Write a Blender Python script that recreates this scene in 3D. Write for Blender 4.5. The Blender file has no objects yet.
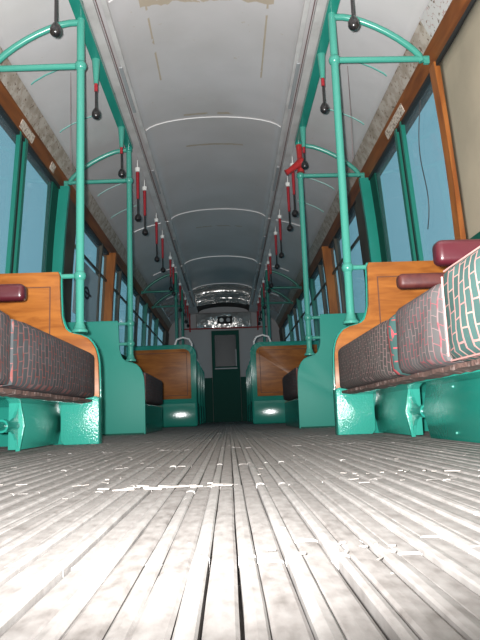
import bpy, bmesh, math, random
from mathutils import Vector, Matrix
PI = math.pi
rnd = random.Random(7)
C = bpy.context.scene.collection

# ------------------------------------------------------------------ camera
CX, CH, FPX = 0.0527, 0.1079, 626.0
tilt, yaw, roll = 0.1528, 0.0225, 0.036
ct, st, cy, sy = math.cos(tilt), math.sin(tilt), math.cos(yaw), math.sin(yaw)
fw = Vector((sy*ct, cy*ct, st)); rt = Vector((cy, -sy, 0)); up = rt.cross(fw)
r2 = rt*math.cos(roll) - up*math.sin(roll); u2 = rt*math.sin(roll) + up*math.cos(roll)
cam = bpy.data.objects.new('camera', bpy.data.cameras.new('camera')); C.objects.link(cam)
cam.matrix_world = Matrix(((r2.x, u2.x, -fw.x, CX), (r2.y, u2.y, -fw.y, 0.0), (r2.z, u2.z, -fw.z, CH), (0, 0, 0, 1)))
cam.data.sensor_fit = 'VERTICAL'; cam.data.sensor_height = 24.0
cam.data.lens = FPX*24.0/640.0
cam.data.clip_start = 0.02; cam.data.clip_end = 100
bpy.context.scene.camera = cam

# ------------------------------------------------------------------ world, flash, exposure
w = bpy.data.worlds.new('world'); bpy.context.scene.world = w; w.use_nodes = True
w.node_tree.nodes['Background'].inputs[0].default_value = (0.27, 0.56, 0.68, 1)
w.node_tree.nodes['Background'].inputs[1].default_value = 1.0
fl = bpy.data.lights.new('camera_flash', 'SPOT'); fl.energy = 1000; fl.spot_size = math.radians(144); fl.spot_blend = 0.85; fl.show_cone = False; fl.shadow_soft_size = 0.02
fl.color = (1.0, 0.99, 0.98)
flo = bpy.data.objects.new('camera_flash', fl); C.objects.link(flo); flo.location = (CX-0.045, -0.01, CH+0.03)
flo.rotation_euler = (math.radians(90+45), 0, 0)
vs = bpy.context.scene.view_settings
vs.view_transform = 'Standard'; vs.look = 'None'; vs.gamma = 1; vs.use_curve_mapping = False
vs.exposure = 0.0

# ------------------------------------------------------------------ materials
def mat(name, col, rough=0.5, metal=0.0, bump=None, var=None, spec=0.5, coat=0.0):
    """bump=(scale,strength,distance), var=(scale, colour2, lo, hi)"""
    m = bpy.data.materials.new(name); m.use_nodes = True
    n = m.node_tree; b = n.nodes['Principled BSDF']
    b.inputs['Base Color'].default_value = (*col, 1); b.inputs['Roughness'].default_value = rough
    b.inputs['Metallic'].default_value = metal; b.inputs['Specular IOR Level'].default_value = spec
    b.inputs['Coat Weight'].default_value = coat; b.inputs['Coat Roughness'].default_value = 0.12
    tc = n.nodes.new('ShaderNodeTexCoord')
    if var:
        t = n.nodes.new('ShaderNodeTexNoise'); t.inputs['Scale'].default_value = var[0]; t.inputs['Detail'].default_value = 6
        n.links.new(tc.outputs['Object'], t.inputs['Vector'])
        r = n.nodes.new('ShaderNodeMapRange'); r.inputs[1].default_value = var[2]; r.inputs[2].default_value = var[3]
        n.links.new(t.outputs[0], r.inputs[0])
        mx = n.nodes.new('ShaderNodeMix'); mx.data_type = 'RGBA'
        mx.inputs[6].default_value = (*col, 1); mx.inputs[7].default_value = (*var[1], 1)
        n.links.new(r.outputs[0], mx.inputs[0]); n.links.new(mx.outputs[2], b.inputs['Base Color'])
    if bump:
        t = n.nodes.new('ShaderNodeTexNoise'); t.inputs['Scale'].default_value = bump[0]; t.inputs['Detail'].default_value = 3
        n.links.new(tc.outputs['Object'], t.inputs['Vector'])
        bp = n.nodes.new('ShaderNodeBump'); bp.inputs['Strength'].default_value = bump[1]; bp.inputs['Distance'].default_value = bump[2]
        n.links.new(t.outputs[0], bp.inputs['Height']); n.links.new(bp.outputs[0], b.inputs['Normal'])
    return m

def wood_mat(name, c1, c2, scale=(1, 1, 14), rough=0.35):
    m = mat(name, c1, rough, spec=0.3); n = m.node_tree; b = n.nodes['Principled BSDF']
    tc = n.nodes.new('ShaderNodeTexCoord'); mp = n.nodes.new('ShaderNodeMapping'); mp.inputs['Scale'].default_value = scale
    t = n.nodes.new('ShaderNodeTexNoise'); t.inputs['Scale'].default_value = 2.5; t.inputs['Detail'].default_value = 8; t.inputs['Distortion'].default_value = 0.6
    n.links.new(tc.outputs['Object'], mp.inputs[0]); n.links.new(mp.outputs[0], t.inputs['Vector'])
    cr = n.nodes.new('ShaderNodeValToRGB'); cr.color_ramp.elements[0].position = 0.35; cr.color_ramp.elements[1].position = 0.65
    cr.color_ramp.elements[0].color = (*c2, 1); cr.color_ramp.elements[1].color = (*c1, 1)
    n.links.new(t.outputs[0], cr.inputs[0]); n.links.new(cr.outputs[0], b.inputs['Base Color'])
    return m

def fabric_mat(name, ground, line, bw, bh, mort, line2):
    m = mat(name, ground, 0.9, spec=0.15); n = m.node_tree; b = n.nodes['Principled BSDF']
    uv = n.nodes.new('ShaderNodeUVMap')
    ns = n.nodes.new('ShaderNodeTexNoise'); ns.inputs['Scale'].default_value = 9; ns.inputs['Detail'].default_value = 1
    n.links.new(uv.outputs[0], ns.inputs['Vector'])
    ad = n.nodes.new('ShaderNodeMix'); ad.data_type = 'VECTOR'; ad.inputs[0].default_value = 0.016
    n.links.new(uv.outputs[0], ad.inputs[4]); n.links.new(ns.outputs[1], ad.inputs[5])
    br = n.nodes.new('ShaderNodeTexBrick'); br.inputs['Scale'].default_value = 1.0
    br.inputs['Brick Width'].default_value = bw; br.inputs['Row Height'].default_value = bh
    br.inputs['Mortar Size'].default_value = mort; br.inputs['Mortar Smooth'].default_value = 0.3
    br.inputs['Color1'].default_value = (*ground, 1); br.inputs['Color2'].default_value = (*[g*0.75 for g in ground], 1)
    n.links.new(ad.outputs[1], br.inputs['Vector'])
    # the woven outline changes colour from row to row
    cn = n.nodes.new('ShaderNodeTexNoise'); cn.inputs['Scale'].default_value = 30
    n.links.new(uv.outputs[0], cn.inputs['Vector'])
    mx = n.nodes.new('ShaderNodeMix'); mx.data_type = 'RGBA'; mx.inputs[6].default_value = (*line, 1); mx.inputs[7].default_value = (*line2, 1)
    mr = n.nodes.new('ShaderNodeMapRange'); mr.inputs[1].default_value = 0.42; mr.inputs[2].default_value = 0.58
    n.links.new(cn.outputs[0], mr.inputs[0]); n.links.new(mr.outputs[0], mx.inputs[0])
    n.links.new(mx.outputs[2], br.inputs['Mortar'])
    n.links.new(br.outputs[0], b.inputs['Base Color'])
    bu = n.nodes.new('ShaderNodeBump'); bu.inputs['Strength'].default_value = 0.4; bu.inputs['Distance'].default_value = 0.002
    n.links.new(br.outputs[1], bu.inputs['Height']); n.links.new(bu.outputs[0], b.inputs['Normal'])
    return m

M = {}
M['green'] = mat('green_gloss_paint', (0.022, 0.245, 0.19), 0.13, bump=(85, 0.30, 0.0016), var=(3, (0.018, 0.21, 0.16), .4, .7), spec=0.4)
M['greenflat'] = mat('green_satin_paint', (0.024, 0.25, 0.195), 0.5, bump=(60, 0.15, 0.002), spec=0.25)
M['greenlump'] = mat('green_lumpy_gloss_paint', (0.035, 0.29, 0.225), 0.16, bump=(110, 0.7, 0.003), spec=0.45)
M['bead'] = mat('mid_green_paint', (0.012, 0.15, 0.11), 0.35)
M['mint'] = mat('mint_gloss_paint', (0.052, 0.275, 0.215), 0.25, bump=(30, 0.12, 0.002))
M['darkgreen'] = mat('dark_green_paint', (0.006, 0.07, 0.05), 0.6, spec=0.15)
M['wood'] = wood_mat('varnished_wood', (0.34, 0.118, 0.022), (0.22, 0.068, 0.012), (2, 1, 12))
M['woodh'] = wood_mat('varnished_wood_header', (0.24, 0.078, 0.020), (0.12, 0.035, 0.010), (6, .8, 6), 0.4)
M['woodp'] = wood_mat('varnished_wood_post', (0.32, 0.11, 0.026), (0.20, 0.06, 0.014), (8, 8, 1.2), 0.4)
M['groove'] = mat('groove_shadow_line', (0.10, 0.03, 0.01), 0.6)
M['ceil'] = None
M['mould'] = mat('ceiling_moulding_paint', (0.60, 0.58, 0.57), 0.4, var=(5, (0.48, 0.46, 0.45), .4, .65))
M['plate'] = mat('grey_metal_plate', (0.33, 0.34, 0.35), 0.4)
M['seam'] = mat('teal_seam_bead', (0.05, 0.25, 0.21), 0.4)
M['rib'] = mat('pale_rib_paint', (0.60, 0.59, 0.58), 0.35)
M['dome'] = mat('polished_ceiling_end', (0.55, 0.53, 0.51), 0.2, 0.6, bump=(4, 0.7, 0.07))
M['black'] = mat('black_rubber', (0.012, 0.011, 0.012), 0.3, coat=0.3)
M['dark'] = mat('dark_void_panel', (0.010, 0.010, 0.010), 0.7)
M['darkwood'] = mat('dark_door_board', (0.07, 0.06, 0.042), 0.55, var=(4, (0.04, 0.035, 0.025), .4, .6))
M['red'] = mat('red_strap_sleeve', (0.30, 0.012, 0.02), 0.4)
M['redpaint'] = mat('red_gloss_paint', (0.35, 0.02, 0.02), 0.3)
M['white'] = mat('white_cap_plastic', (0.75, 0.75, 0.72), 0.35)
M['label'] = mat('pale_label_glint', (0.60, 0.52, 0.44), 0.5, var=(60, (0.25, 0.18, 0.14), .5, .6))
M['maroon'] = mat('maroon_leathercloth', (0.065, 0.008, 0.014), 0.35, bump=(60, 0.2, 0.002), coat=0.35)
M['maroon2'] = mat('worn_maroon_leathercloth', (0.10, 0.024, 0.02), 0.5, bump=(70, 0.3, 0.002), var=(25, (0.075, 0.015, 0.015), .45, .6))
M['blind'] = mat('tan_blind_fabric', (0.335, 0.285, 0.21), 0.85, var=(2.5, (0.29, 0.25, 0.185), .4, .6), bump=(3, 0.4, 0.02))
M['fab_left'] = fabric_mat('seat_moquette_dark', (0.060, 0.065, 0.068), (0.165, 0.055, 0.05), 0.046, 0.014, 0.0019, (0.16, 0.10, 0.10))
M['fab_fine'] = fabric_mat('seat_moquette_grey', (0.085, 0.08, 0.075), (0.20, 0.15, 0.145), 0.030, 0.0115, 0.0016, (0.22, 0.13, 0.13))
M['fab_red'] = fabric_mat('seat_moquette_red', (0.105, 0.10, 0.10), (0.24, 0.075, 0.085), 0.036, 0.0115, 0.0013, (0.20, 0.14, 0.14))
M['fab_big'] = fabric_mat('seat_moquette_teal', (0.06, 0.12, 0.11), (0.40, 0.20, 0.19), 0.052, 0.0150, 0.0020, (0.38, 0.25, 0.22))
M['fab_border'] = fabric_mat('seat_border_fabric', (0.035, 0.075, 0.07), (0.34, 0.05, 0.06), 0.045, 0.016, 0.0025, (0.20, 0.05, 0.05))
M['piping'] = mat('pink_piping', (0.42, 0.22, 0.20), 0.7)
M['hem'] = mat('frayed_brown_hem', (0.085, 0.045, 0.036), 0.9, bump=(80, 0.8, 0.006), var=(40, (0.30, 0.22, 0.2), .55, .7))
M['paper'] = mat('pale_blue_poster', (0.42, 0.55, 0.62), 0.6)
M['ink'] = mat('poster_ink', (0.02, 0.03, 0.05), 0.6)
M['wire'] = mat('black_wire', (0.02, 0.018, 0.018), 0.5)
M['brown_line'] = mat('brown_line_paint', (0.16, 0.10, 0.10), 0.7)  # brown of the moulding groove and of the imitated pole shadows

def glass_mat():
    m = bpy.data.materials.new('window_glass'); m.use_nodes = True; n = m.node_tree
    for x in list(n.nodes): n.nodes.remove(x)
    o = n.nodes.new('ShaderNodeOutputMaterial'); t = n.nodes.new('ShaderNodeBsdfTransparent'); t.inputs[0].default_value = (0.82, 0.88, 0.9, 1)
    g = n.nodes.new('ShaderNodeBsdfGlossy'); g.inputs['Roughness'].default_value = 0.04; g.inputs[0].default_value = (1, 1, 1, 1)
    d = n.nodes.new('ShaderNodeBsdfDiffuse'); d.inputs[0].default_value = (0.35, 0.42, 0.45, 1)
    lw = n.nodes.new('ShaderNodeLayerWeight'); lw.inputs[0].default_value = 0.5
    f = n.nodes.new('ShaderNodeMath'); f.operation = 'POWER'; f.inputs[1].default_value = 5
    n.links.new(lw.outputs[1], f.inputs[0])
    f2 = n.nodes.new('ShaderNodeMath'); f2.operation = 'MULTIPLY'; f2.inputs[1].default_value = 0.35; n.links.new(f.outputs[0], f2.inputs[0]); f = f2
    a = n.nodes.new('ShaderNodeMixShader'); b = n.nodes.new('ShaderNodeMixShader'); b.inputs[0].default_value = 0.13
    n.links.new(t.outputs[0], b.inputs[1]); n.links.new(d.outputs[0], b.inputs[2])
    n.links.new(f.outputs[0], a.inputs[0]); n.links.new(b.outputs[0], a.inputs[1]); n.links.new(g.outputs[0], a.inputs[2])
    n.links.new(a.outputs[0], o.inputs[0]); return m
M['glass'] = glass_mat()

def math_node(n, op, a, b=None, c=None):
    x = n.nodes.new('ShaderNodeMath'); x.operation = op
    for i, v in enumerate((a, b, c)):
        if v is None: continue
        if isinstance(v, (int, float)): x.inputs[i].default_value = v
        else: n.links.new(v, x.inputs[i])
    return x.outputs[0]

def ceiling_mat():
    m = mat('painted_ceiling', (0.30, 0.30, 0.30), 0.33, bump=(2.2, 0.25, 0.03)); n = m.node_tree; b = n.nodes['Principled BSDF']
    tc = n.nodes.new('ShaderNodeTexCoord'); sp = n.nodes.new('ShaderNodeSeparateXYZ'); n.links.new(tc.outputs['Object'], sp.inputs[0])
    X, Y = math_node(n, 'ABSOLUTE', sp.outputs[0]), sp.outputs[1]
    ns = n.nodes.new('ShaderNodeTexNoise'); ns.inputs['Scale'].default_value = 9; ns.inputs['Detail'].default_value = 6; n.links.new(tc.outputs['Object'], ns.inputs['Vector'])
    N = ns.outputs[0]
    tot = None
    def band(coord, pos, width, other, omax, thr):
        d = math_node(n, 'ABSOLUTE', math_node(n, 'SUBTRACT', coord, pos))
        k = math_node(n, 'LESS_THAN', math_node(n, 'ADD', d, math_node(n, 'MULTIPLY', math_node(n, 'SUBTRACT', N, .5), width*2)), width)
        o = math_node(n, 'LESS_THAN', other, omax)
        return math_node(n, 'MULTIPLY', math_node(n, 'MULTIPLY', k, o), math_node(n, 'GREATER_THAN', N, thr))
    parts = [band(Y, 3.37, 0.055, X, 0.40, .38), band(Y, 4.83, 0.014, X, 0.24, .42), band(Y, 5.42, 0.016, X, 0.26, .42), band(Y, 7.9, 0.02, X, 0.3, .45)]
    xl = math_node(n, 'MULTIPLY', band(X, 0.365, 0.006, Y, 4.25, .42), math_node(n, 'GREATER_THAN', Y, 3.0))
    parts.append(xl)
    for p in parts: tot = p if tot is None else math_node(n, 'MAXIMUM', tot, p)
    # scattered brown flecks
    n2 = n.nodes.new('ShaderNodeTexNoise'); n2.inputs['Scale'].default_value = 22; n2.inputs['Detail'].default_value = 2; n.links.new(tc.outputs['Object'], n2.inputs['Vector'])
    fk = math_node(n, 'GREATER_THAN', n2.outputs[0], 0.745)
    tot = math_node(n, 'MAXIMUM', tot, math_node(n, 'MULTIPLY', fk, .5))
    n3 = n.nodes.new('ShaderNodeTexNoise'); n3.inputs['Scale'].default_value = 1.7; n3.inputs['Detail'].default_value = 5; n.links.new(tc.outputs['Object'], n3.inputs['Vector'])
    mr = n.nodes.new('ShaderNodeMapRange'); mr.inputs[1].default_value = .35; mr.inputs[2].default_value = .7; n.links.new(n3.outputs[0], mr.inputs[0])
    m1 = n.nodes.new('ShaderNodeMix'); m1.data_type = 'RGBA'; m1.inputs[6].default_value = (0.56, 0.54, 0.545, 1); m1.inputs[7].default_value = (0.49, 0.47, 0.465, 1)
    n.links.new(mr.outputs[0], m1.inputs[0])
    m2 = n.nodes.new('ShaderNodeMix'); m2.data_type = 'RGBA'; m2.inputs[7].default_value = (0.43, 0.36, 0.28, 1)
    n.links.new(tot, m2.inputs[0]); n.links.new(m1.outputs[2], m2.inputs[6]); n.links.new(m2.outputs[2], b.inputs['Base Color'])
    return m
M['ceil'] = ceiling_mat()

def band_mat():
    """dirty cream advert panel with peeled paper flecks"""
    m = mat('stained_cream_panel', (0.36, 0.32, 0.25), 0.6); n = m.node_tree; b = n.nodes['Principled BSDF']
    tc = n.nodes.new('ShaderNodeTexCoord')
    def noise(s, d):
        t = n.nodes.new('ShaderNodeTexNoise'); t.inputs['Scale'].default_value = s; t.inputs['Detail'].default_value = d; n.links.new(tc.outputs['Object'], t.inputs['Vector']); return t.outputs[0]
    A = noise(14, 5); B = noise(40, 4)
    sp = n.nodes.new('ShaderNodeSeparateXYZ'); n.links.new(tc.outputs['Object'], sp.inputs[0])
    near = math_node(n, 'LESS_THAN', sp.outputs[1], 3.12)
    def mix(f, a, bcol):
        x = n.nodes.new('ShaderNodeMix'); x.data_type = 'RGBA'; n.links.new(f, x.inputs[0])
        if isinstance(a, tuple): x.inputs[6].default_value = (*a, 1)
        else: n.links.new(a, x.inputs[6])
        x.inputs[7].default_value = (*bcol, 1); return x.outputs[2]
    def step(v, lo, hi):
        r = n.nodes.new('ShaderNodeMapRange'); r.inputs[1].default_value = lo; r.inputs[2].default_value = hi; n.links.new(v, r.inputs[0]); return r.outputs[0]
    c = mix(step(A, .40, .62), (0.44, 0.39, 0.34), (0.30, 0.25, 0.20))
    c = mix(near, c, (0.48, 0.47, 0.46))
    c = mix(step(B, .60, .66), c, (0.15, 0.10, 0.07))
    c = mix(math_node(n, 'MULTIPLY', step(math_node(n, 'ABSOLUTE', math_node(n, 'SUBTRACT', A, .5)), .012, .0), math_node(n, 'ADD', 0.3, math_node(n, 'MULTIPLY', near, .5))), c, (0.30, 0.09, 0.07))
    n.links.new(c, b.inputs['Base Color'])
    return m
M['band'] = band_mat()

def floor_mat():
    m = mat('weathered_floor_slats', (0.3, 0.27, 0.25), 0.75); n = m.node_tree; b = n.nodes['Principled BSDF']; b.inputs['Specular IOR Level'].default_value = 0.3
    tc = n.nodes.new('ShaderNodeTexCoord')
    mp = n.nodes.new('ShaderNodeMapping'); mp.inputs['Scale'].default_value = (34, 14, 10); n.links.new(tc.outputs['Object'], mp.inputs[0])
    t = n.nodes.new('ShaderNodeTexNoise'); t.inputs['Scale'].default_value = 3; t.inputs['Detail'].default_value = 9; n.links.new(mp.outputs[0], t.inputs['Vector'])
    t2 = n.nodes.new('ShaderNodeTexNoise'); t2.inputs['Scale'].default_value = 24; t2.inputs['Detail'].default_value = 6; n.links.new(tc.outputs['Object'], t2.inputs['Vector'])
    at = n.nodes.new('ShaderNodeAttribute'); at.attribute_name = 'tone'
    s = math_node(n, 'ADD', math_node(n, 'MULTIPLY', t.outputs[0], .75), math_node(n, 'ADD', math_node(n, 'MULTIPLY', t2.outputs[0], .55), math_node(n, 'MULTIPLY', at.outputs[2], .30)))
    cr = n.nodes.new('ShaderNodeValToRGB'); e = cr.color_ramp.elements
    e[0].position = .45; e[0].color = (0.11, 0.098, 0.09, 1); e[1].position = 1.0; e[1].color = (0.25, 0.236, 0.226, 1)
    k = e.new(.66); k.color = (0.175, 0.161, 0.152, 1)
    n.links.new(s, cr.inputs[0])
    sp = n.nodes.new('ShaderNodeTexVoronoi'); sp.inputs['Scale'].default_value = 26; n.links.new(tc.outputs['Object'], sp.inputs['Vector'])
    fl_ = math_node(n, 'MULTIPLY', math_node(n, 'LESS_THAN', sp.outputs[0], .10), math_node(n, 'GREATER_THAN', t2.outputs[0], .60))
    mx = n.nodes.new('ShaderNodeMix'); mx.data_type = 'RGBA'; n.links.new(fl_, mx.inputs[0]); n.links.new(cr.outputs[0], mx.inputs[6]); mx.inputs[7].default_value = (0.6, 0.58, 0.54, 1)
    n.links.new(mx.outputs[2], b.inputs['Base Color'])
    bu = n.nodes.new('ShaderNodeBump'); bu.inputs['Strength'].default_value = 0.7; bu.inputs['Distance'].default_value = 0.0007
    n.links.new(math_node(n, 'ADD', t.outputs[0], math_node(n, 'MULTIPLY', t2.outputs[0], .8)), bu.inputs['Height']); n.links.new(bu.outputs[0], b.inputs['Normal'])
    return m
M['floor'] = floor_mat()

# ------------------------------------------------------------------ mesh helpers
class MB:
    def __init__(s): s.bm = bmesh.new()
    def box(s, x0, x1, y0, y1, z0, z1, bev=0.0, seg=2):
        r = bmesh.ops.create_cube(s.bm, size=1); vs = r['verts']
        for v in vs:
            v.co = Vector(((x0+x1)/2 + v.co.x*(x1-x0), (y0+y1)/2 + v.co.y*(y1-y0), (z0+z1)/2 + v.co.z*(z1-z0)))
        if bev > 0:
            es = list({e for v in vs for e in v.link_edges})
            bmesh.ops.bevel(s.bm, geom=es, offset=bev, segments=seg, profile=.5, affect='EDGES')
        return s
    def tube(s, pts, r, n=10, cap=True):
        pts = [Vector(p) for p in pts]; R = r if isinstance(r, (list, tuple)) else [r]*len(pts)
        rings = []; prev = None
        for i, p in enumerate(pts):
            a = pts[max(i-1, 0)]; b = pts[min(i+1, len(pts)-1)]; d = (b-a).normalized()
            if prev is None:
                x = d.orthogonal().normalized()
            else:
                x = (prev - d*prev.dot(d)).normalized()
            prev = x; y = d.cross(x)
            rings.append([s.bm.verts.new(p + (x*math.cos(t)+y*math.sin(t))*R[i]) for t in [2*PI*k/n for k in range(n)]])
        for a, b in zip(rings, rings[1:]):
            for k in range(n): s.bm.faces.new((a[k], a[(k+1) % n], b[(k+1) % n], b[k]))
        if cap:
            s.bm.faces.new(rings[0][::-1]); s.bm.faces.new(rings[-1])
        return s
    def ball(s, c, r, sc=(1, 1, 1), n=12):
        q = bmesh.ops.create_uvsphere(s.bm, u_segments=n, v_segments=max(6, n*2//3), radius=r)
        for v in q['verts']: v.co = Vector(c) + Vector((v.co.x*sc[0], v.co.y*sc[1], v.co.z*sc[2]))
        return s
    def prism_y(s, pts, y0, y1, bev=0.0, seg=2):
        """polygon in (x,z) extruded along y"""
        a = [s.bm.verts.new((x, y0, z)) for x, z in pts]; b = [s.bm.verts.new((x, y1, z)) for x, z in pts]
        f1 = s.bm.faces.new(a); f2 = s.bm.faces.new(b[::-1]); n = len(pts)
        for i in range(n): s.bm.faces.new((a[i], b[i], b[(i+1) % n], a[(i+1) % n]))
        if bev > 0:
            es = list(f1.edges) + list(f2.edges)
            bmesh.ops.bevel(s.bm, geom=es, offset=bev, segments=seg, profile=.5, affect='EDGES')
        return s
    def strip(s, prof, ys):
        """profile polyline (x,z) swept along y values (open sheet); prof may be function of y"""
        rows = []
        for y in ys:
            p = prof(y) if callable(prof) else prof
            rows.append([s.bm.verts.new((x, y, z)) for x, z in p])
        for a, b in zip(rows, rows[1:]):
            for i in range(len(a)-1): s.bm.faces.new((a[i], a[i+1], b[i+1], b[i]))
        return s
    def build(s, name, m, parent=None, smooth=False, uv=None, solid=0, label=None):
        bmesh.ops.recalc_face_normals(s.bm, faces=s.bm.faces)
        if uv:
            L = s.bm.loops.layers.uv.new('UVMap')
            for f in s.bm.faces:
                for l in f.loops: l[L].uv = uv(l.vert.co, f.normal)
        me = bpy.data.meshes.new(name); s.bm.to_mesh(me); s.bm.free()
        o = bpy.data.objects.new(name, me); C.objects.link(o); me.materials.append(m)
        if smooth:
            for p in me.polygons: p.use_smooth = True
            try: me.set_sharp_from_angle(angle=math.radians(38))
            except Exception: pass
        if solid:
            md = o.modifiers.new('solid', 'SOLIDIFY'); md.thickness = abs(solid); md.offset = 1 if solid > 0 else -1
        if parent is not None:
            o.parent = parent; o.matrix_parent_inverse = Matrix.Translation(-Vector(parent.location))
        if label: o['label'] = label
        return o
def thing(name, label, cat, loc, group=None):
    o = bpy.data.objects.new(name, None); C.objects.link(o); o.location = loc; o.empty_display_size = .1
    o['label'] = label; o['category'] = cat
    if group: o['group'] = group
    return o
def tag(o, label, cat, group=None):
    o['label'] = label; o['category'] = cat
    if group: o['group'] = group
    return o
def struct(o): o['kind'] = 'structure'; return o

def arcpts(c, r, a0, a1, n):
    return [(c[0]+r*math.cos(math.radians(a0+(a1-a0)*i/n)), c[1]+r*math.sin(math.radians(a0+(a1-a0)*i/n))) for i in range(n+1)]

YB, YE = -1.6, 14.0
SIDE = {-1: 'left', 1: 'right'}

# ------------------------------------------------------------------ floor: slats and wear strips with open joints
def build_floor():
    bm = bmesh.new(); lay = bm.faces.layers.float.new('tone')
    def seg(x0, x1, y0, y1, z, dz, tone, crown):
        xs = [x0, x0+(x1-x0)*.12, (x0+x1)/2, x1-(x1-x0)*.12, x1]
        zs = [z-.0015, z, z+crown, z, z-.0015]
        ny = 1 if y0 > 3 else max(1, int((y1-y0)/.12))
        rows = []
        wob = [rnd.uniform(-.0006, .0006) if y0 < 3 else 0 for _ in range(ny+1)]
        wz = [rnd.uniform(-.0005, .0006) if y0 < 3 else 0 for _ in range(ny+1)]
        for k in range(ny+1):
            y = y0+(y1-y0)*k/ny
            rows.append([bm.verts.new((x+wob[k]*(1 if i < 2 else .6), y, zz+wz[k]+dz*k/ny)) for i, (x, zz) in enumerate(zip(xs, zs))])
        fs = []
        for a, b in zip(rows, rows[1:]):
            for i in range(4): fs.append(bm.faces.new((a[i], a[i+1], b[i+1], b[i])))
        for row in (rows[0], rows[-1]):
            c = [bm.verts.new((v.co.x, v.co.y, -.02)) for v in (row[0], row[-1])]
            fs.append(bm.faces.new((row[0], row[1], row[2], row[3], row[4], c[1], c[0])))
        for idx in (0, -1):
            for a, b in zip(rows, rows[1:]):
                c0 = bm.verts.new((a[idx].co.x, a[idx].co.y, -.02)); c1 = bm.verts.new((b[idx].co.x, b[idx].co.y, -.02))
                fs.append(bm.faces.new((a[idx], b[idx], c1, c0)))
        for f in fs: f[lay] = tone
    pitch = 0.0358; base = [-1.6, -.6, .02, .50, 1.02, 1.48, 2.25, 3.1, 4.3, 6.0, 8.0, 10.2, 12.2, 14.0]
    i = 0; x = -1.29
    while x < 1.29:
        for kind in (0, 1):
            if kind == 0: x0, x1, z = x, x+.0212, -.001
            else: x0, x1, z = x+.0217, x+.0350, .0006
            js = [base[0]]
            for b in base[1:-1]:
                if rnd.random() < (.72 if abs(x) < .6 else .5): js.append(b + rnd.choice((0, 0, .0, rnd.uniform(-.07, .07))) + rnd.uniform(-.006, .006))
            js.append(base[-1])
            for a, b in zip(js, js[1:]):
                if kind == 1 and abs((x0+x1)/2-.132) < .018 and b < .7: x0 = x+.0262
                elif kind == 1: x0 = x+.0217
                g = rnd.uniform(.0006, .003)
                seg(x0+rnd.uniform(-.0004, .0007), x1+rnd.uniform(-.0012, .0003), a+g, b-g, z+rnd.uniform(-.0009, .0009), rnd.uniform(-.0008, .0008), rnd.uniform(0, 1)*.45+(.38 if kind else 0), .0003 if kind == 0 else .0008)
        x += pitch; i += 1
    # backing boards beneath the slats
    q = bmesh.ops.create_cube(bm, size=1)
    for v in q['verts']: v.co = Vector((v.co.x*2.7, (YB+YE)/2+v.co.y*(YE-YB), -.03+v.co.z*.03))
    me = bpy.data.meshes.new('floor'); bm.to_mesh(me); bm.free(); me.materials.append(M['floor'])
    o = bpy.data.objects.new('floor', me); C.objects.link(o); return struct(o)
build_floor()

# ------------------------------------------------------------------ ceiling
def half(s):
    p = [(1.165, 2.215), (1.12, 2.262), (1.05, 2.305), (.96, 2.345), (.86, 2.38), (.76, 2.405), (.69, 2.425), (.66, 2.43), (.62, 2.44), (.57, 2.45)]
    return [(s*x, z) for x, z in p]
def centre(drop=0):
    return [(.57*math.cos(t), 2.45-drop+.13*math.sin(t)) for t in [PI*(1-k/16) for k in range(17)]]
full = half(-1) + centre()[1:-1] + half(1)[::-1]
b = MB(); b.strip(full, [YB, 0, 2, 4, 6, 8, 10, 11.5]);
def dipped(y):
    t = max(0, min(1, (y-11.5)/1.6)); d = .07*(1-math.cos(t*PI/2))
    return half(-1) + [(x, z-d*(1 if abs(x) < .5 else .5)) for x, z in centre()[1:-1]] + half(1)[::-1]
ceil = struct(b.build('ceiling', M['ceil'], smooth=True, solid=.02))
b = MB(); b.strip(dipped, [11.5+.2*k for k in range(9)])
b.build('ceiling_end_dome', M['dome'], parent=ceil, smooth=True)
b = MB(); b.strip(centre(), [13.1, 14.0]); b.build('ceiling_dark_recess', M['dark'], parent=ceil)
for s in (-1, 1):
    b = MB(); b.strip(half(s), [13.1, 14.0]); b.build('ceiling_end_cove', M['ceil'], parent=ceil, smooth=True)
# raised joints
def offs(p, d=.008): return [(x, z-d) for x, z in p]
def rib(pts, y, r, m, name, **k):
    return MB().tube([(x, y, z) for x, z in pts], r, 6).build(name, m, parent=ceil, smooth=True, **k)
for y in (3.27, 4.89): rib(offs(centre()[1:-1], .004), y, .005, M['rib'], 'ceiling_rib')
for y, r_ in ((12.0, .022), (12.7, .026)): rib(offs(centre(.02)[2:-2], .01), y, r_, M['dome'], 'ceiling_bright_rib')
for y in (7.22, 9.45, 11.45): rib(offs(full[2:-2], .004), y, .008 if y > 8 else .006, M['rib'], 'ceiling_rib')
for s in (-1, 1):
    for k in range(5):
        y = 3.73+.68*k
        rib(offs([(s*x, z) for x, z in [(1.14, 2.243), (1.12, 2.262), (1.05, 2.305), (.96, 2.345), (.86, 2.38)]], .001), y, .0062, M['seam'], 'ceiling_seam')
    b = MB().box(s*.655-.028, s*.655+.028, YB, 13, 2.405, 2.435, .004); b.build('ceiling_moulding', M['mould'], parent=ceil)
    b = MB().box(s*.575-.016, s*.575+.016, YB, 13, 2.425, 2.450, .004); b.build('ceiling_moulding', M['mould'], parent=ceil)
    b = MB().box(s*.618-.003, s*.618+.003, YB, 13, 2.428, 2.434); b.build('ceiling_moulding_groove', M['brown_line'], parent=ceil)
    for y0 in (3.85, 5.6, 7.9, 9.8):
        b = MB().box(s*.59-.012, s*.59+.012, y0, y0+.62, 2.412, 2.424, .003); b.build('ceiling_cover_plate', M['plate'], parent=ceil)

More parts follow.
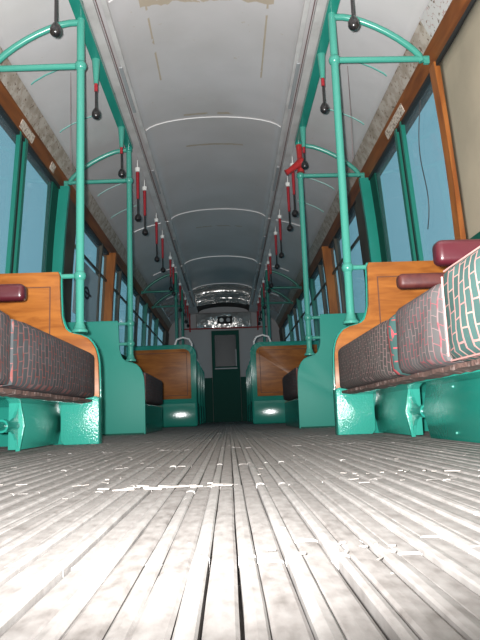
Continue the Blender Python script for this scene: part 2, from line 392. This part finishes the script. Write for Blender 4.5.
# ------------------------------------------------------------------ side walls
GX0, GX1 = 1.335, 1.275      # glass plane x at sill z=.95 and head z=2.0
def gx(z): return GX0 + (GX1-GX0)*(z-.95)/1.05
wn = 0
for s in (-1, 1):
    nm = SIDE[s]
    b = MB()
    b.prism_y([(s*1.26, 0), (s*1.29, .30), (s*1.31, .93), (s*1.37, .93), (s*1.37, -.05), (s*1.26, -.05)], YB, YE)
    wall = struct(b.build('wall_'+nm, M['green']))
    # timber header and stained cream panel above it
    h = [(s*1.262, 2.0), (s*1.222, 2.105), (s*1.30, 2.16), (s*1.36, 2.06), (s*1.33, 2.0)]
    MB().prism_y(h, YB, YE).build('timber_header', M['woodh'], parent=wall)
    MB().prism_y([(s*1.252, 1.975), (s*1.252, 2.0), (s*1.33, 2.0), (s*1.33, 1.975)], YB, YE).build('window_head_rail', M['dark'], parent=wall)
    h = [(s*1.222, 2.105), (s*1.168, 2.215), (s*1.26, 2.26), (s*1.30, 2.16)]
    MB().prism_y(h, YB, YE).build('cream_cove_panel', M['band'], parent=wall)
    # sill
    MB().box(min(s*1.28, s*1.37), max(s*1.28, s*1.37), YB, YE, .90, .945, .006).build('window_sill', M['darkgreen'], parent=wall)
    def post(y0, y1, depth, m, name, zb=.93, zt=2.0, xin=None):
        xi = (lambda z: gx(z)-depth) if xin is None else xin
        bb = MB(); v = []
        n = 6
        rows = []
        for k in range(n+1):
            z = zb+(zt-zb)*k/n; bow = .012*math.sin(PI*k/n)
            a = s*(xi(z)+bow); c = s*(gx(z)+.03)
            rows.append([bb.bm.verts.new(p) for p in ((a, y0, z), (a, y1, z), (c, y1, z), (c, y0, z))])
        for p, q in zip(rows, rows[1:]):
            for i in range(4): bb.bm.faces.new((p[i], p[(i+1) % 4], q[(i+1) % 4], q[i]))
        bb.bm.faces.new(rows[0]); bb.bm.faces.new(rows[-1][::-1])
        return bb.build(name, m, parent=wall)
    post(3.17, 3.25, .035, M['woodp'], 'timber_post')
    post(3.25, 3.28, .005, M['darkgreen'], 'window_frame_post')
    post(4.86, 4.905, .095, M['green'], 'green_pillar')
    post(4.70, 4.86, .015, M['darkgreen'], 'window_frame_post')
    post(4.905, 5.36, .03, M['darkwood'], 'door_leaf_board')
    for y in (6.95, 8.55, 10.15, 11.75):
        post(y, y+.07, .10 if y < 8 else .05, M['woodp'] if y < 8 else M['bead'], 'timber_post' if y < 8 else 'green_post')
    for y in (6.55, 7.75, 9.35, 10.95): post(y, y+.05, .03, M['darkwood'], 'window_frame_post')
    for y in (5.36, 7.02, 8.62, 10.22, 11.82): post(y, y+.12, .02, M['darkwood'], 'window_frame_post')
    post(13.3, 14.0, .04, M['darkwood'], 'door_leaf_board')
    post(YB, 0.0, .02, M['darkwood'], 'window_frame_post')
    # windows
    for (y0, y1, mull) in ((3.28, 4.70, 3.93), (5.48, 6.55, None), (6.60, 6.95, None), (7.14, 8.55, None), (8.74, 10.15, None), (10.34, 11.75, None), (11.94, 13.3, None)):
        wn += 1
        bb = MB(); bb.prism_y([(s*(gx(.93)), .93), (s*(gx(2.0)), 2.0), (s*(gx(2.0)+.006), 2.0), (s*(gx(.93)+.006), .93)], y0, y1)
        wo = struct(bb.build('window_%d' % wn, M['glass']))
        def bar(ya, yb, d, m, name):
            bb = MB(); bb.prism_y([(s*(gx(.93)-d), .93), (s*(gx(2.0)-d), 2.0), (s*(gx(2.0)-.001), 2.0), (s*(gx(.93)-.001), .93)], ya, yb)
            return bb.build(name, m, parent=wo)
        if mull:
            bar(mull-.055, mull-.028, .028, M['bead'], 'mullion_bead'); bar(mull-.028, mull+.05, .012, M['dark'], 'mullion_gasket'); bar(mull+.05, mull+.095, .03, M['bead'], 'mullion_bead')
        else:
            bb = MB(); bb.box(min(s*(gx(1.6)-.02), s*(gx(1.6)-.001)), max(s*(gx(1.6)-.02), s*(gx(1.6)-.001)), y0, y1, 1.665, 1.69); bb.build('transom_bar', M['darkwood'], parent=wo)
    # foreground side window closed by a tan blind
    wn += 1
    bb = MB(); bb.prism_y([(s*(gx(.93)+.02), .93), (s*(gx(2.0)+.02), 2.0), (s*(gx(2.0)+.026), 2.0), (s*(gx(.93)+.026), .93)], 0.0, 3.17)
    struct(bb.build('window_%d' % wn, M['glass']))
    bb = MB()
    bb.strip(lambda y: [(s*(gx(z)-.012+.003*math.sin(y*9+z*3)), z) for z in [.94+.1055*k for k in range(11)]], [0.0+.05*k for k in range(64)])
    bl = bb.build('window_blind', M['blind'], smooth=True, solid=.003)
    tag(bl, 'tan fabric blind drawn over the near %s side window' % nm, 'blind')

# label plates on the header, the last one a painted glint
def plate(s, y, w_, name_lab):
    b = MB(); t = (.35, .55)
    def P(f, off): return (1.262-.04*f-off, 2.0+.105*f-off*.4)
    q = [P(.22, 0.0), P(.74, 0.0), P(.74, .004), P(.22, .004)]
    b.prism_y([(s*x, z) for x, z in q], y, y+w_); o = b.build('label_glint_plate', M['label'])
    tag(o, name_lab, 'label')
plate(1, 3.78, .42, 'small pale label plate on the right timber header')
plate(-1, 3.86, .26, 'small pale label plate on the left timber header beside the windows')
plate(-1, 4.55, .10, 'short pale plate imitating a glint on the left timber header next to the green pillar')  # pale colour stands in for a glint on the header wood

# ------------------------------------------------------------------ end bulkheads
b = MB(); b.box(-1.35, 1.35, YB-.05, YB, -.05, 2.6); struct(b.build('wall_back', M['ceil']))
b = MB(); b.box(-1.35, 1.35, YE, YE+.05, -.05, 2.7)
we = struct(b.build('wall_front', mat('bulkhead_grey_paint', (.42, .40, .40), .65, spec=.2)))
b = MB(); b.box(-1.26, -.295, YE-.02, YE, 0, .98, .004); b.box(.335, 1.26, YE-.02, YE, 0, .98, .004); b.build('dado_panel', M['darkgreen'], parent=we)
b = MB(); b.box(-.62, .62, YE-.10, YE-.0, 2.07, 2.44, .03); b.build('bulkhead_hood', M['dome'], parent=we, smooth=True)
b = MB(); b.box(-.29, .33, YE-.05, YE-.0, 0, 2.03, .006); dr = struct(b.build('door_1', M['darkgreen']))
b = MB(); b.box(-.22, .26, YE-.06, YE-.05, 1.22, 1.93, .003); b.build('door_glass', mat('dark_door_glass', (.01, .02, .025), .3, spec=.3), parent=dr)
b = MB(); b.box(-.23, .27, YE-.075, YE-.05, 1.16, 1.19, .004); b.box(.24, .262, YE-.07, YE-.05, 1.22, 1.6, .003); b.build('door_ledge', M['plate'], parent=dr)
t = thing('signal_box', 'small dark box with two round dials above the end door', 'box', (.03, YE-.11, 2.25))
MB().box(-.14, .19, YE-.16, YE-.10, 2.17, 2.34, .01).build('case', M['dark'], t)
for x in (-.05, .1): MB().tube([(x, YE-.175, 2.25), (x, YE-.16, 2.25)], .045, 16).build('dial', M['white'] if x < 0 else M['plate'], t)
b = MB().tube([(-.95, YE-.3, 2.05), (.95, YE-.3, 2.05)], .014, 8)
for x in (-.75, .75): b.tube([(x, YE-.3, 1.98), (x, YE-.3, 2.40)], .016, 8)
tag(b.build('cross_rail', M['redpaint']), 'thin dark red rail crossing the aisle in front of the end bulkhead', 'rail')

# ------------------------------------------------------------------ partitions
def outline(inset=0.0, zb=.0, xw=1.30, top=.88):
    i = inset
    p = [(.590+i, zb), (.592+i, .30), (.595+i, .40), (.600+i, .44), (.610+i, .478-i*.3), (.626+i, .508-i*.5), (.650+i*.7, .535-i*.8), (.685+i*.5, .553-i), (.72+i*.4, .560-i), (.748+i*.7, .568-i), (.768+i, .585-i*.6), (.780+i, .612), (.785+i, .65), (.790+i, .75), (.792+i, top-.02-i), (.80+i, top-i), (xw, top-i), (xw, zb)]
    return p
def S(s, pts): return [(s*x, z) for x, z in pts]

def partition(s, y, wood):
    nm = SIDE[s]
    if wood:
        t = thing('seat_partition', 'varnished wooden end panel with curved shoulder behind the near %s bench' % nm, 'partition', (s*.9, y, 0))
        MB().prism_y(S(s, outline(0, .0, 1.29, .885)), y, y+.022, .004).build('backing_board', M['green'], t, smooth=True, label='green painted board')
        MB().prism_y(S(s, outline(.006, .225, 1.285, .885)), y-.028, y, .003).build('wood_face', M['wood'], t, smooth=True)
        # sunk panel line
        b = MB(); pts = [(.845, .32), (.845, .795), (1.28, .795)]
        b.box(min(s*.843, s*.849), max(s*.843, s*.849), y-.030, y-.026, .30, .802); b.box(min(s*.849, s*1.28), max(s*.849, s*1.28), y-.030, y-.026, .797, .802)
        b.build('panel_groove', M['groove'], t)
        MB().prism_y([(s*x, z) for x, z in ((.585, .0), (.585, .222), (.60, .232), (.755, .232), (.772, .215), (.772, .02), (.755, 0))], y-.09, y+.002, .006).build('foot_box', M['greenlump'], t, smooth=True, label='glossy green box at the foot')
    else:
        t = thing('seat_partition', 'plain green partition with curved shoulder on the %s, past the doorway' % nm, 'partition', (s*.9, y, 0))
        MB().prism_y(S(s, outline(0, 0, 1.29, .885)), y, y+.03, .005).build('board', M['greenflat'], t, smooth=True)
        MB().prism_y([(s*x, z) for x, z in ((.60, .0), (.60, .012), (1.25, .012), (1.25, 0))], y-.012, y, .0).build('skirting_strip', M['darkgreen'], t)
    return t
for s in (-1, 1):
    partition(s, 3.2, True); partition(s, 4.87, False)

# ------------------------------------------------------------------ poles, rails, arches
ZJ, ZR = 2.04, 2.32
ARC = [(.70, 2.302), (.76, 2.300), (.82, 2.288), (.88, 2.265), (.94, 2.237), (1.0, 2.203), (1.06, 2.163), (1.11, 2.123), (1.15, 2.086), (1.175, 2.055), (1.188, 2.02)]
def pole(s, y, label, ztop=ZR, zbot=.562, r=.0215, arch_top=True, stub=True, pm='mint'):
    t = thing('grab_pole', label, 'pole', (s*.7, y, zbot))
    MB().tube([(s*.7, y, zbot+.01), (s*.7, y, ztop)], r, 14).build('pole', M[pm], t, smooth=True)
    MB().tube([(s*.7, y, zbot), (s*.7, y, zbot+.012), (s*.7, y, zbot+.02), (s*.7, y, zbot+.055)], [.042, .042, .032, r], 14).build('foot_flange', M[pm], t, smooth=True)
    MB().ball((s*.7, y, ZJ), r*1.55, n=14).build('collar', M[pm], t, smooth=True)
    MB().tube([(s*.7, y, ZJ), (s*1.22, y, ZJ-.005)], r*.78, 12).build('cross_bar', M[pm], t, smooth=True)
    pts = [(s*x, y, z) for x, z in ARC]
    MB().tube(pts, r*.85, 12).build('arch_tube', M[pm], t, smooth=True)
    MB().box(s*1.212-.016, s*1.212+.016, y-.012, y+.012, 2.005, 2.05, .004).build('wall_bracket', M[pm], t)
    if stub:
        for z in ((.86,) if y < 4 else (.86, .70)):
            b = MB().ball((s*.7, y, z), r*1.5, n=12); b.build('collar', M[pm], t, smooth=True)
            MB().tube([(s*.7, y, z), (s*.795, y, z)], r*.6, 10).build('stay', M[pm], t, smooth=True)
    return t
for s in (-1, 1):
    nm = SIDE[s]
    pole(s, 3.2-.0, 'nearest mint green pole on the %s, rising from the wooden partition' % nm)
    right_pole = pole(s, 4.885, ('mint green pole on the left standing on the plain green partition' if s < 0 else 'mint green pole on the right with a red elbow and lever at its top'), ztop=(ZR if s < 0 else ZJ+.01))
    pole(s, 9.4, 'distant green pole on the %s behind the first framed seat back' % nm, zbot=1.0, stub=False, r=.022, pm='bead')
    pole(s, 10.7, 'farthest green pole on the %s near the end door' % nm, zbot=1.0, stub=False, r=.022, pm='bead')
    t = thing('ceiling_rail', 'flat green rail under the ceiling on the %s side' % nm, 'rail', (s*.70, 2.0, ZR))
    MB().box(s*.70-.030, s*.70+.030, YB+.02, 4.91, ZR, ZR+.045, .006).build('rail', M['green'], t)
    MB().tube([(s*.70, 4.885, ZR+.03), (s*.70, 4.885, ZR-.03)], .028, 12).build('end_socket', M['green'], t, smooth=True)
    for y in (1.2, 3.2, 4.2): MB().box(s*.70-.012, s*.70+.012, y-.015, y+.015, ZR+.04, 2.43, .003).build('rail_hanger', M['green'], t)

# red elbow joining rail end and pole on the right
t = right_pole
MB().tube([(.70, 4.88, 2.30), (.70, 4.87, 2.20), (.705, 4.86, 2.13), (.70, 4.86, 2.06)], [.026, .022, .026, .030], 12).build('elbow', M['redpaint'], t, smooth=True, label='red elbow up to the rail end')
MB().tube([(.71, 4.84, 2.14), (.66, 4.82, 2.10), (.60, 4.80, 2.05), (.575, 4.80, 2.035)], [.040, .028, .022, .026], 12).build('lever', M['redpaint'], t, smooth=True, label='red lever')
MB().ball((.705, 4.84, 2.135), .042, n=14).build('knuckle', M['redpaint'], t, smooth=True, label='red knuckle')

# ------------------------------------------------------------------ hanging straps
def strap_front(s, y, L, label):
    x = s*.70; t = thing('hanging_strap', label, 'strap', (x, y, ZR), 'straps under the green ceiling rails')
    MB().tube([(x, y, ZR), (x, y, ZR-.02), (x, y, ZR-.16)], [.026, .024, .014], 12).build('bracket', M['mint'], t, smooth=True)
    MB().tube([(x, y, ZR-.155), (x, y, ZR-.21)], .011, 8).build('sleeve', M['red'], t, smooth=True)
    MB().tube([(x, y, ZR-.20), (x, y, ZR-L)], .007, 8).build('strap', M['black'], t, smooth=True)
    MB().tube([(x, y, ZR-L+.045), (x, y, ZR-L+.03), (x, y, ZR-L+.012), (x, y, ZR-L-.012), (x, y, ZR-L-.024), (x, y, ZR-L-.03)], [.006, .017, .026, .026, .018, .006], 14).build('knob', M['black'], t, smooth=True)
def strap_red(s, y, L, label, dx=0):
    x = s*.70; t = thing('hanging_strap', label, 'strap', (x, y, 2.41), 'red sleeved straps hanging along the aisle')
    MB().tube([(x, y, 2.425), (x, y, 2.355), (x, y, 2.35), (x, y, 2.315)], [.003, .006, .025, .022], 10).build('cap', M['white'], t, smooth=True)
    MB().tube([(x, y, 2.31), (x, y, 2.06)], [.016, .012], 10).build('sleeve', M['red'], t, smooth=True)
    MB().tube([(x, y, 2.07), (x, y, 2.34-L)], .008, 8).build('strap', M['black'], t, smooth=True)
    z = 2.34-L
    MB().tube([(x, y, z+.045), (x, y, z+.03), (x, y, z+.012), (x, y, z-.012), (x, y, z-.024), (x, y, z-.03)], [.006, .02, .03, .03, .02, .006], 12).build('knob', M['black'], t, smooth=True)
ordn = ['nearest', 'second', 'third', 'fourth', 'fifth', 'sixth', 'seventh', 'eighth', 'ninth', 'tenth', 'eleventh']
for s in (-1, 1):
    nm = SIDE[s]
    strap_front(s, 2.70, .40, 'black knob strap nearest the camera, top %s, in front of the first pole' % nm)
    strap_front(s, 3.60, .36, 'black knob strap on the %s green rail just behind the first pole' % nm)
    strap_front(s, 4.52 if s < 0 else 4.60, .37 if s < 0 else .31, 'black knob strap at the far end of the %s green rail' % nm)
    for i, (y, L) in enumerate(((5.38, .46), (5.85, .45), (6.85, .46), (7.5, .43), (8.55, .45), (9.0, .43), (9.5, .44), (10.3, .45), (10.9, .43), (11.6, .45), (12.2, .44))):
        strap_red(s, y, L, '%s of the red sleeved straps hanging in a row on the %s side' % (ordn[i], nm))

# ------------------------------------------------------------------ benches along the sides
def uvf(s):
    def f(co, nrm):
        if abs(nrm.y) > .7: return (co.z, .4*(co.y+abs(co.x)))
        return (co.z+abs(co.x), .4*co.y)
    return f
def cushion(s, y0, y1, z0, z1, m, name, label, puff=.012, piping=None, xf=.6, xb=1.05, group=None, hem=True, bev=.028):
    b = MB(); nx, ny, nz = 5, max(6, int((y1-y0)/.06)), 5
    bm = b.bm
    q = bmesh.ops.create_grid(bm, x_segments=1, y_segments=1, size=.1); bmesh.ops.delete(bm, geom=q['verts'], context='VERTS')
    b.box(-.5, .5, -.5, .5, -.5, .5)
    bmesh.ops.subdivide_edges(bm, edges=bm.edges[:], cuts=9, use_grid_fill=True)
    cx_, cy_, cz_ = (xf+xb)/2, (y0+y1)/2, (z0+z1)/2; hx, hy, hz = (xb-xf)/2, (y1-y0)/2, (z1-z0)/2
    for v in bm.verts:
        u = [2*v.co.x, 2*v.co.y, 2*v.co.z]; h = [hx, hy, hz]
        p = [u[i]*h[i] for i in range(3)]
        # rounded box
        q_ = [max(-h[i]+bev, min(h[i]-bev, p[i])) for i in range(3)]
        d = Vector([p[i]-q_[i] for i in range(3)])
        if d.length > 1e-6: d = d.normalized()*bev
        p = [q_[i]+d[i] for i in range(3)]
        a = (1-u[1]**4)*(1-u[2]**4); c = (1-u[0]**4)*(1-u[1]**4)
        wv = .003*math.sin(p[1]*23+u[2]*3)*a
        if u[0] < -.99: p[0] -= puff*a+wv
        if u[2] > .99: p[2] += puff*1.2*c
        v.co = Vector((s*(cx_+p[0]), cy_+p[1], cz_+p[2]))
    o = b.build('cushion' if not label else name, m, smooth=True, uv=uvf(s))
    if label: tag(o, label, 'cushion', group)
    if piping:
        e = bev*.3
        def loop(yy, zz): return None
        for zz in (z1-e, z0+e):
            MB().tube([(s*(xf+e-.002), y0+.02+(y1-y0-.04)*k/8, zz+(0)) for k in range(9)], .0025, 6).build('piping', M['piping'], o, smooth=True)
        MB().tube([(s*(xf+e*.5), y1-e, z0+.02+(z1-z0-.04)*k/4) for k in range(5)], .0025, 6).build('piping', M['piping'], o, smooth=True)
    return o
cushion(-1, 1.93, 3.13, .217, .445, M['fab_left'], 'seat_cushion', 'long dark patterned cushion on the left bench against the wooden panel')
cushion(-1, .75, 1.92, .217, .450, M['fab_left'], 'seat_cushion', 'dark patterned cushion at the extreme left edge, nearer than the long one')
cr1 = cushion(1, 2.09, 3.13, .217, .430, M['fab_fine'], 'seat_cushion', 'fine striped grey cushion on the right bench against the wooden panel')
cushion(1, 1.565, 2.015, .217, .440, M['fab_red'], 'seat_cushion', 'red patterned grey cushion in the middle of the right bench')
cushion(1, .98, 1.555, .217, .460, M['fab_big'], 'seat_cushion', 'teal cushion with large pink outlined pattern at the right edge', puff=.02, piping=True)
bo = cushion(1, 2.018, 2.088, .217, .432, M['fab_border'], None, None, xf=.603); bo.name = 'end_border'; bo.data.name = 'end_border'; bo.parent = cr1
def armrest(t, s, y, z, xf, m, hgt=.075):
    pts = [(s*(xf+.012), y, z), (s*(xf+.03), y, z), (s*(xf+.12), y, z+.004), (s*1.17, y, z+.012)]
    b = MB(); bm = b.bm
    b.box(min(s*xf, s*1.25), max(s*xf, s*1.25), y-.035, y+.035, z-hgt/2, z+hgt/2, .022, 4)
    b.build('armrest', m, t, smooth=True)
for s in (-1, 1):
    nm = SIDE[s]
    y0 = .7
    t = thing('side_bench', 'long %s side bench with maroon armrests and worn seat board' % nm, 'bench', (s*.9, 2.0, 0))
    MB().box(min(s*.66, s*1.26), max(s*.66, s*1.26), y0, 3.105, .194, .213, .004).build('seat_board', M['green'], t, smooth=True)
    b2 = MB(); ny = 60; rows = []
    for k in range(ny+1):
        y = y0+(3.10-y0)*k/ny; a = rnd.uniform(-.004, .004); c = rnd.uniform(-.006, .006)
        rows.append([b2.bm.verts.new(p) for p in ((s*(.612+a), y, .2155), (s*(.613+a), y, .203+c*.7), (s*(.655+a*.5), y, .197+c*.4), (s*.658, y, .2155))])
    for p, q in zip(rows, rows[1:]):
        for i in range(4): b2.bm.faces.new((p[i], p[(i+1) % 4], q[(i+1) % 4], q[i]))
    b2.bm.faces.new(rows[0]); b2.bm.faces.new(rows[-1][::-1])
    b2.build('frayed_hem', M['hem'], t, label='frayed brown hem under the cushions')
    MB().prism_y(S(s, [(1.10, .235), (1.19, .80), (1.24, .82), (1.28, .80), (1.28, .235)]), y0, 3.14, .01).build('backrest', M['fab_left'], t, smooth=True)
    if s > 0:
        armrest(t, s, 2.70, .672, .815, M['maroon2'], .065)
        armrest(t, s, 2.06, .632, .768, M['maroon'], .085)
        armrest(t, s, 1.40, .640, .78, M['maroon'], .085)
    else:
        armrest(t, s, 2.72, .680, .825, M['maroon'], .075)
        armrest(t, s, 1.95, .680, .80, M['maroon'], .08)
    for yy in (1.1, 2.42): MB().box(min(s*.98, s*1.03), max(s*.98, s*1.03), yy, yy+.05, 0, .2, .004).build('leg', M['green'], t)

# heaters under the benches
def vprof(s, x, w_, z0, z1, k=.018):
    zc = (z0+z1)/2
    return [(s*(x+.006), z0), (s*(x-k), zc), (s*(x+.006), z1), (s*(x+w_), z1), (s*(x+w_), z0)]
for s in (-1, 1):
    nm = SIDE[s]
    t = thing('heater', 'green wedge faced heater with flared end cap and casing under the %s bench' % nm, 'heater', (s*.85, 2.3, 0))
    MB().prism_y(vprof(s, .798, .05, .006, .200, .012), 2.60, 3.195, .003).build('body', M['greenlump'], t, smooth=True)
    MB().prism_y(vprof(s, .790, .022, .0, .206, .013), 2.585, 2.60, .002).build('end_plate', M['greenlump'], t, smooth=True)
    # concave gusset that narrows from the end plate to the pipe
    b = MB(); top = [(2.588, .200), (2.57, .160), (2.545, .135), (2.51, .122), (2.47, .116)]
    poly = top + [(y, .206-z) for y, z in top[::-1]]
    va = [b.bm.verts.new((s*.802, y, z)) for y, z in poly]; vb = [b.bm.verts.new((s*.812, y, z)) for y, z in poly]
    b.bm.faces.new(va); b.bm.faces.new(vb[::-1]); n_ = len(poly)
    for i in range(n_): b.bm.faces.new((va[i], vb[i], vb[(i+1) % n_], va[(i+1) % n_]))
    b.build('gusset', M['greenlump'], t, smooth=False)
    MB().tube([(s*.812, 2.58, .103), (s*.815, 2.10, .103)], .018, 12).build('pipe', M['green'], t, smooth=True)
    MB().tube([(s*.815, 2.47, .103), (s*.815, 2.43, .103)], .026, 12).build('pipe_collar', M['green'], t, smooth=True)
    MB().prism_y(vprof(s, .790, .16, .004, .206, .014), .9, (2.36 if s > 0 else 2.14), .016, 3).build('casing', M['green'], t, smooth=True)
    b = MB()
    for y in (2.05, 1.8, 1.3):
        for z in (.03, .18): b.ball((s*.789, y, z), .005, n=8)
    b.build('rivets', M['mint'], t, smooth=True)

# ------------------------------------------------------------------ middle benches over the wheels
for s in (-1, 1):
    nm = SIDE[s]
    t = thing('side_bench', 'short %s side bench just past the plain green partition' % nm, 'bench', (s*.9, 5.5, 0))
    MB().box(min(s*.60, s*1.25), max(s*.60, s*1.25), 4.91, 6.2, 0, .235, .01).build('base', M['green'], t)
    MB().prism_y(S(s, [(1.10, .24), (1.19, .80), (1.24, .82), (1.28, .80), (1.28, .24)]), 4.91, 6.2, .01).build('backrest', M['fab_left'], t)
    cushion(s, 4.92, 6.2, .24, .485, M['fab_left'], 'seat_cushion', 'dark cushion seen end on past the %s green partition' % nm, xf=.585)

# ------------------------------------------------------------------ transverse seats
def roundrect(x0, x1, z0, z1, r, n=5, corners=(1, 1)):
    """outline with rounded top corners: x0 inner, x1 outer"""
    p = [(x0, z0)]
    if corners[0]: p += [(x0+r-r*math.cos(a), z1-r+r*math.sin(a)) for a in [PI/2*k/n for k in range(n+1)]]
    else: p += [(x0, z1)]
    p += [(x1, z1), (x1, z0)]
    return p
def cross_bench_at(s, y, label, xi=.36):
    t = thing('cross_bench', label, 'bench', (s*.8, y, 0), 'cross seats in rows beyond the side benches')
    MB().prism_y(S(s, roundrect(xi, 1.27, .30, 1.07, .13)), y, y+.05, .014, 3).build('back_frame', M['green'], t, smooth=True)
    MB().prism_y(S(s, roundrect(xi+.075, 1.24, .36, 1.01, .09)), y-.010, y+.001, .004).build('wood_panel', M['wood'], t, smooth=True)
    b = MB(); x0, x1, z0, z1 = xi+.12, 1.2, .40, .965
    for (a, c, d, e) in ((x0, x0+.008, z0, z1), (x0, x1, z1-.008, z1), (x0, x1, z0, z0+.008)):
        b.box(min(s*a, s*c), max(s*a, s*c), y-.012, y-.009, d, e)
    b.build('panel_groove', M['groove'], t)
    MB().box(min(s*(xi-.0), s*1.25), max(s*(xi-.0), s*1.25), y-.01, y+.46, 0, .32, .03, 3).build('base', M['green'], t, smooth=True)
    MB().box(min(s*(xi+.03), s*1.24), max(s*(xi+.03), s*1.24), y+.055, y+.47, .325, .46, .03, 3).build('seat_pad', M['fab_left'], t, smooth=True)
    MB().box(min(s*(xi+.03), s*1.24), max(s*(xi+.03), s*1.24), y+.052, y+.12, .46, .98, .025, 3).build('back_pad', M['fab_left'], t, smooth=True)
    pts = [(s*(xi+.06), y+.02, .98), (s*(xi+.055), y+.02, 1.08), (s*(xi+.09), y+.02, 1.14), (s*(xi+.17), y+.02, 1.165), (s*(xi+.25), y+.02, 1.14), (s*(xi+.28), y+.02, 1.06)]
    MB().tube(pts, .014, 10).build('grab_handle', M['rib'], t, smooth=True)
    return t
for s in (-1, 1):
    nm = SIDE[s]
    for i, y in enumerate((8.2, 9.25, 10.2, 11.15, 12.1)):
        cross_bench_at(s, y, '%s cross seat on the %s with green frame and wooden back' % (['front', 'second', 'third', 'fourth', 'rearmost'][i], nm), xi=.355+(.0 if i == 0 else .045))

# ------------------------------------------------------------------ small things
for s in (-1, 1):  # added thin brown tubes that stand in for the flash shadows of the poles
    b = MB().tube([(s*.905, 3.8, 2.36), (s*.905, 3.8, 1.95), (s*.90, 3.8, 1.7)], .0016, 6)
    tag(b.build('pole_shadow_line', M['brown_line']), 'thin brown line imitating the pole shadow in the %s doorway' % SIDE[s], 'brown_line')
pts = []
for k in range(14):
    u = k/13; z = 1.95-.75*u; y = 3.50+.10*math.sin(u*5)+.28*u*u
    pts.append((gx(z)-.015, y, z))
tag(MB().tube(pts, .003, 6).build('loose_wire', M['wire']), 'thin black wire hanging down over the right doorway window', 'wire')

# posters on the left windows past the doorway
def poster(y0, y1, z0, z1, label, roundel):
    t = thing('window_poster', label, 'poster', (-gx(z0), y0, z0))
    e = .012
    MB().prism_y([(-(gx(z0)-e), z0), (-(gx(z1)-e), z1), (-(gx(z1)-e-.003), z1), (-(gx(z0)-e-.003), z0)], y0, y1).build('sheet', M['paper'], t)
    if roundel:
        b = MB(); yc, zc = (y0+y1)/2, (z0+z1)/2; n = 24
        R0, R1 = .060, .038
        X = lambda z: -(gx(z)-e-.006)
        vo = []
        for k in range(n):
            a = 2*PI*k/n
            vo.append([b.bm.verts.new((X(zc+r*math.sin(a))+dx, yc+2.2*r*math.cos(a), zc+r*math.sin(a))) for r, dx in ((R0, 0), (R1, 0), (R1, -.002), (R0, -.002))])
        for k in range(n):
            p, q = vo[k], vo[(k+1) % n]
            for i in range(4): b.bm.faces.new((p[i], p[(i+1) % 4], q[(i+1) % 4], q[i]))
        b.build('ring', M['ink'], t)
        MB().box(X(zc), X(zc)+.004, yc-.19, yc+.19, zc-.010, zc+.010).build('bar', M['ink'], t)
poster(5.52, 6.5, 1.08, 1.62, 'pale blue poster with a dark ring and bar on the left window past the doorway', True)

# splinters and grit along the broken board ends
b = MB()
def sliver(x, y, a, l, w_, h):
    d = Vector((math.cos(a), math.sin(a), 0)); n = Vector((-d.y, d.x, 0)); c = Vector((x, y, .0018))
    v = [b.bm.verts.new(c+d*i*l/2+n*j*w_/2+Vector((0, 0, k*h))) for k in (0, 1) for i, j in ((-1, -.4), (1, -1), (1, .5), (-1, 1))]
    for f in ((0, 3, 2, 1), (4, 5, 6, 7), (0, 1, 5, 4), (1, 2, 6, 5), (2, 3, 7, 6), (3, 0, 4, 7)): b.bm.faces.new([v[i] for i in f])
for k in range(24): sliver(rnd.uniform(-.16, .075), 1.02+rnd.gauss(0, .012), rnd.gauss(0, .5), rnd.uniform(.006, .035), rnd.uniform(.002, .006), rnd.uniform(.0006, .002))
for k in range(20): sliver(rnd.uniform(-.62, -.14), 1.16+rnd.gauss(0, .03), rnd.gauss(0, .6), rnd.uniform(.004, .03), rnd.uniform(.002, .008), rnd.uniform(.0006, .002))
for k in range(16): sliver(rnd.uniform(.15, .6), 1.1+rnd.gauss(0, .05), rnd.gauss(.6, .7), rnd.uniform(.004, .03), rnd.uniform(.002, .008), rnd.uniform(.0006, .002))
for k in range(14): sliver(.13+rnd.gauss(0, .03), .50+rnd.gauss(0, .014), rnd.uniform(0, 3), rnd.uniform(.002, .010), rnd.uniform(.0015, .004), rnd.uniform(.0005, .0015))
for k in range(40): sliver(rnd.uniform(-.7, .7), rnd.uniform(.6, 3.2), rnd.uniform(0, 3), rnd.uniform(.003, .012), rnd.uniform(.002, .006), rnd.uniform(.0005, .0015))
o = tag(b.build('wood_splinters', mat('pale_splinter_wood', (.20, .18, .165), .85)), 'pale wood splinters and grit scattered over the floor slats', 'splinters')
o['kind'] = 'stuff'
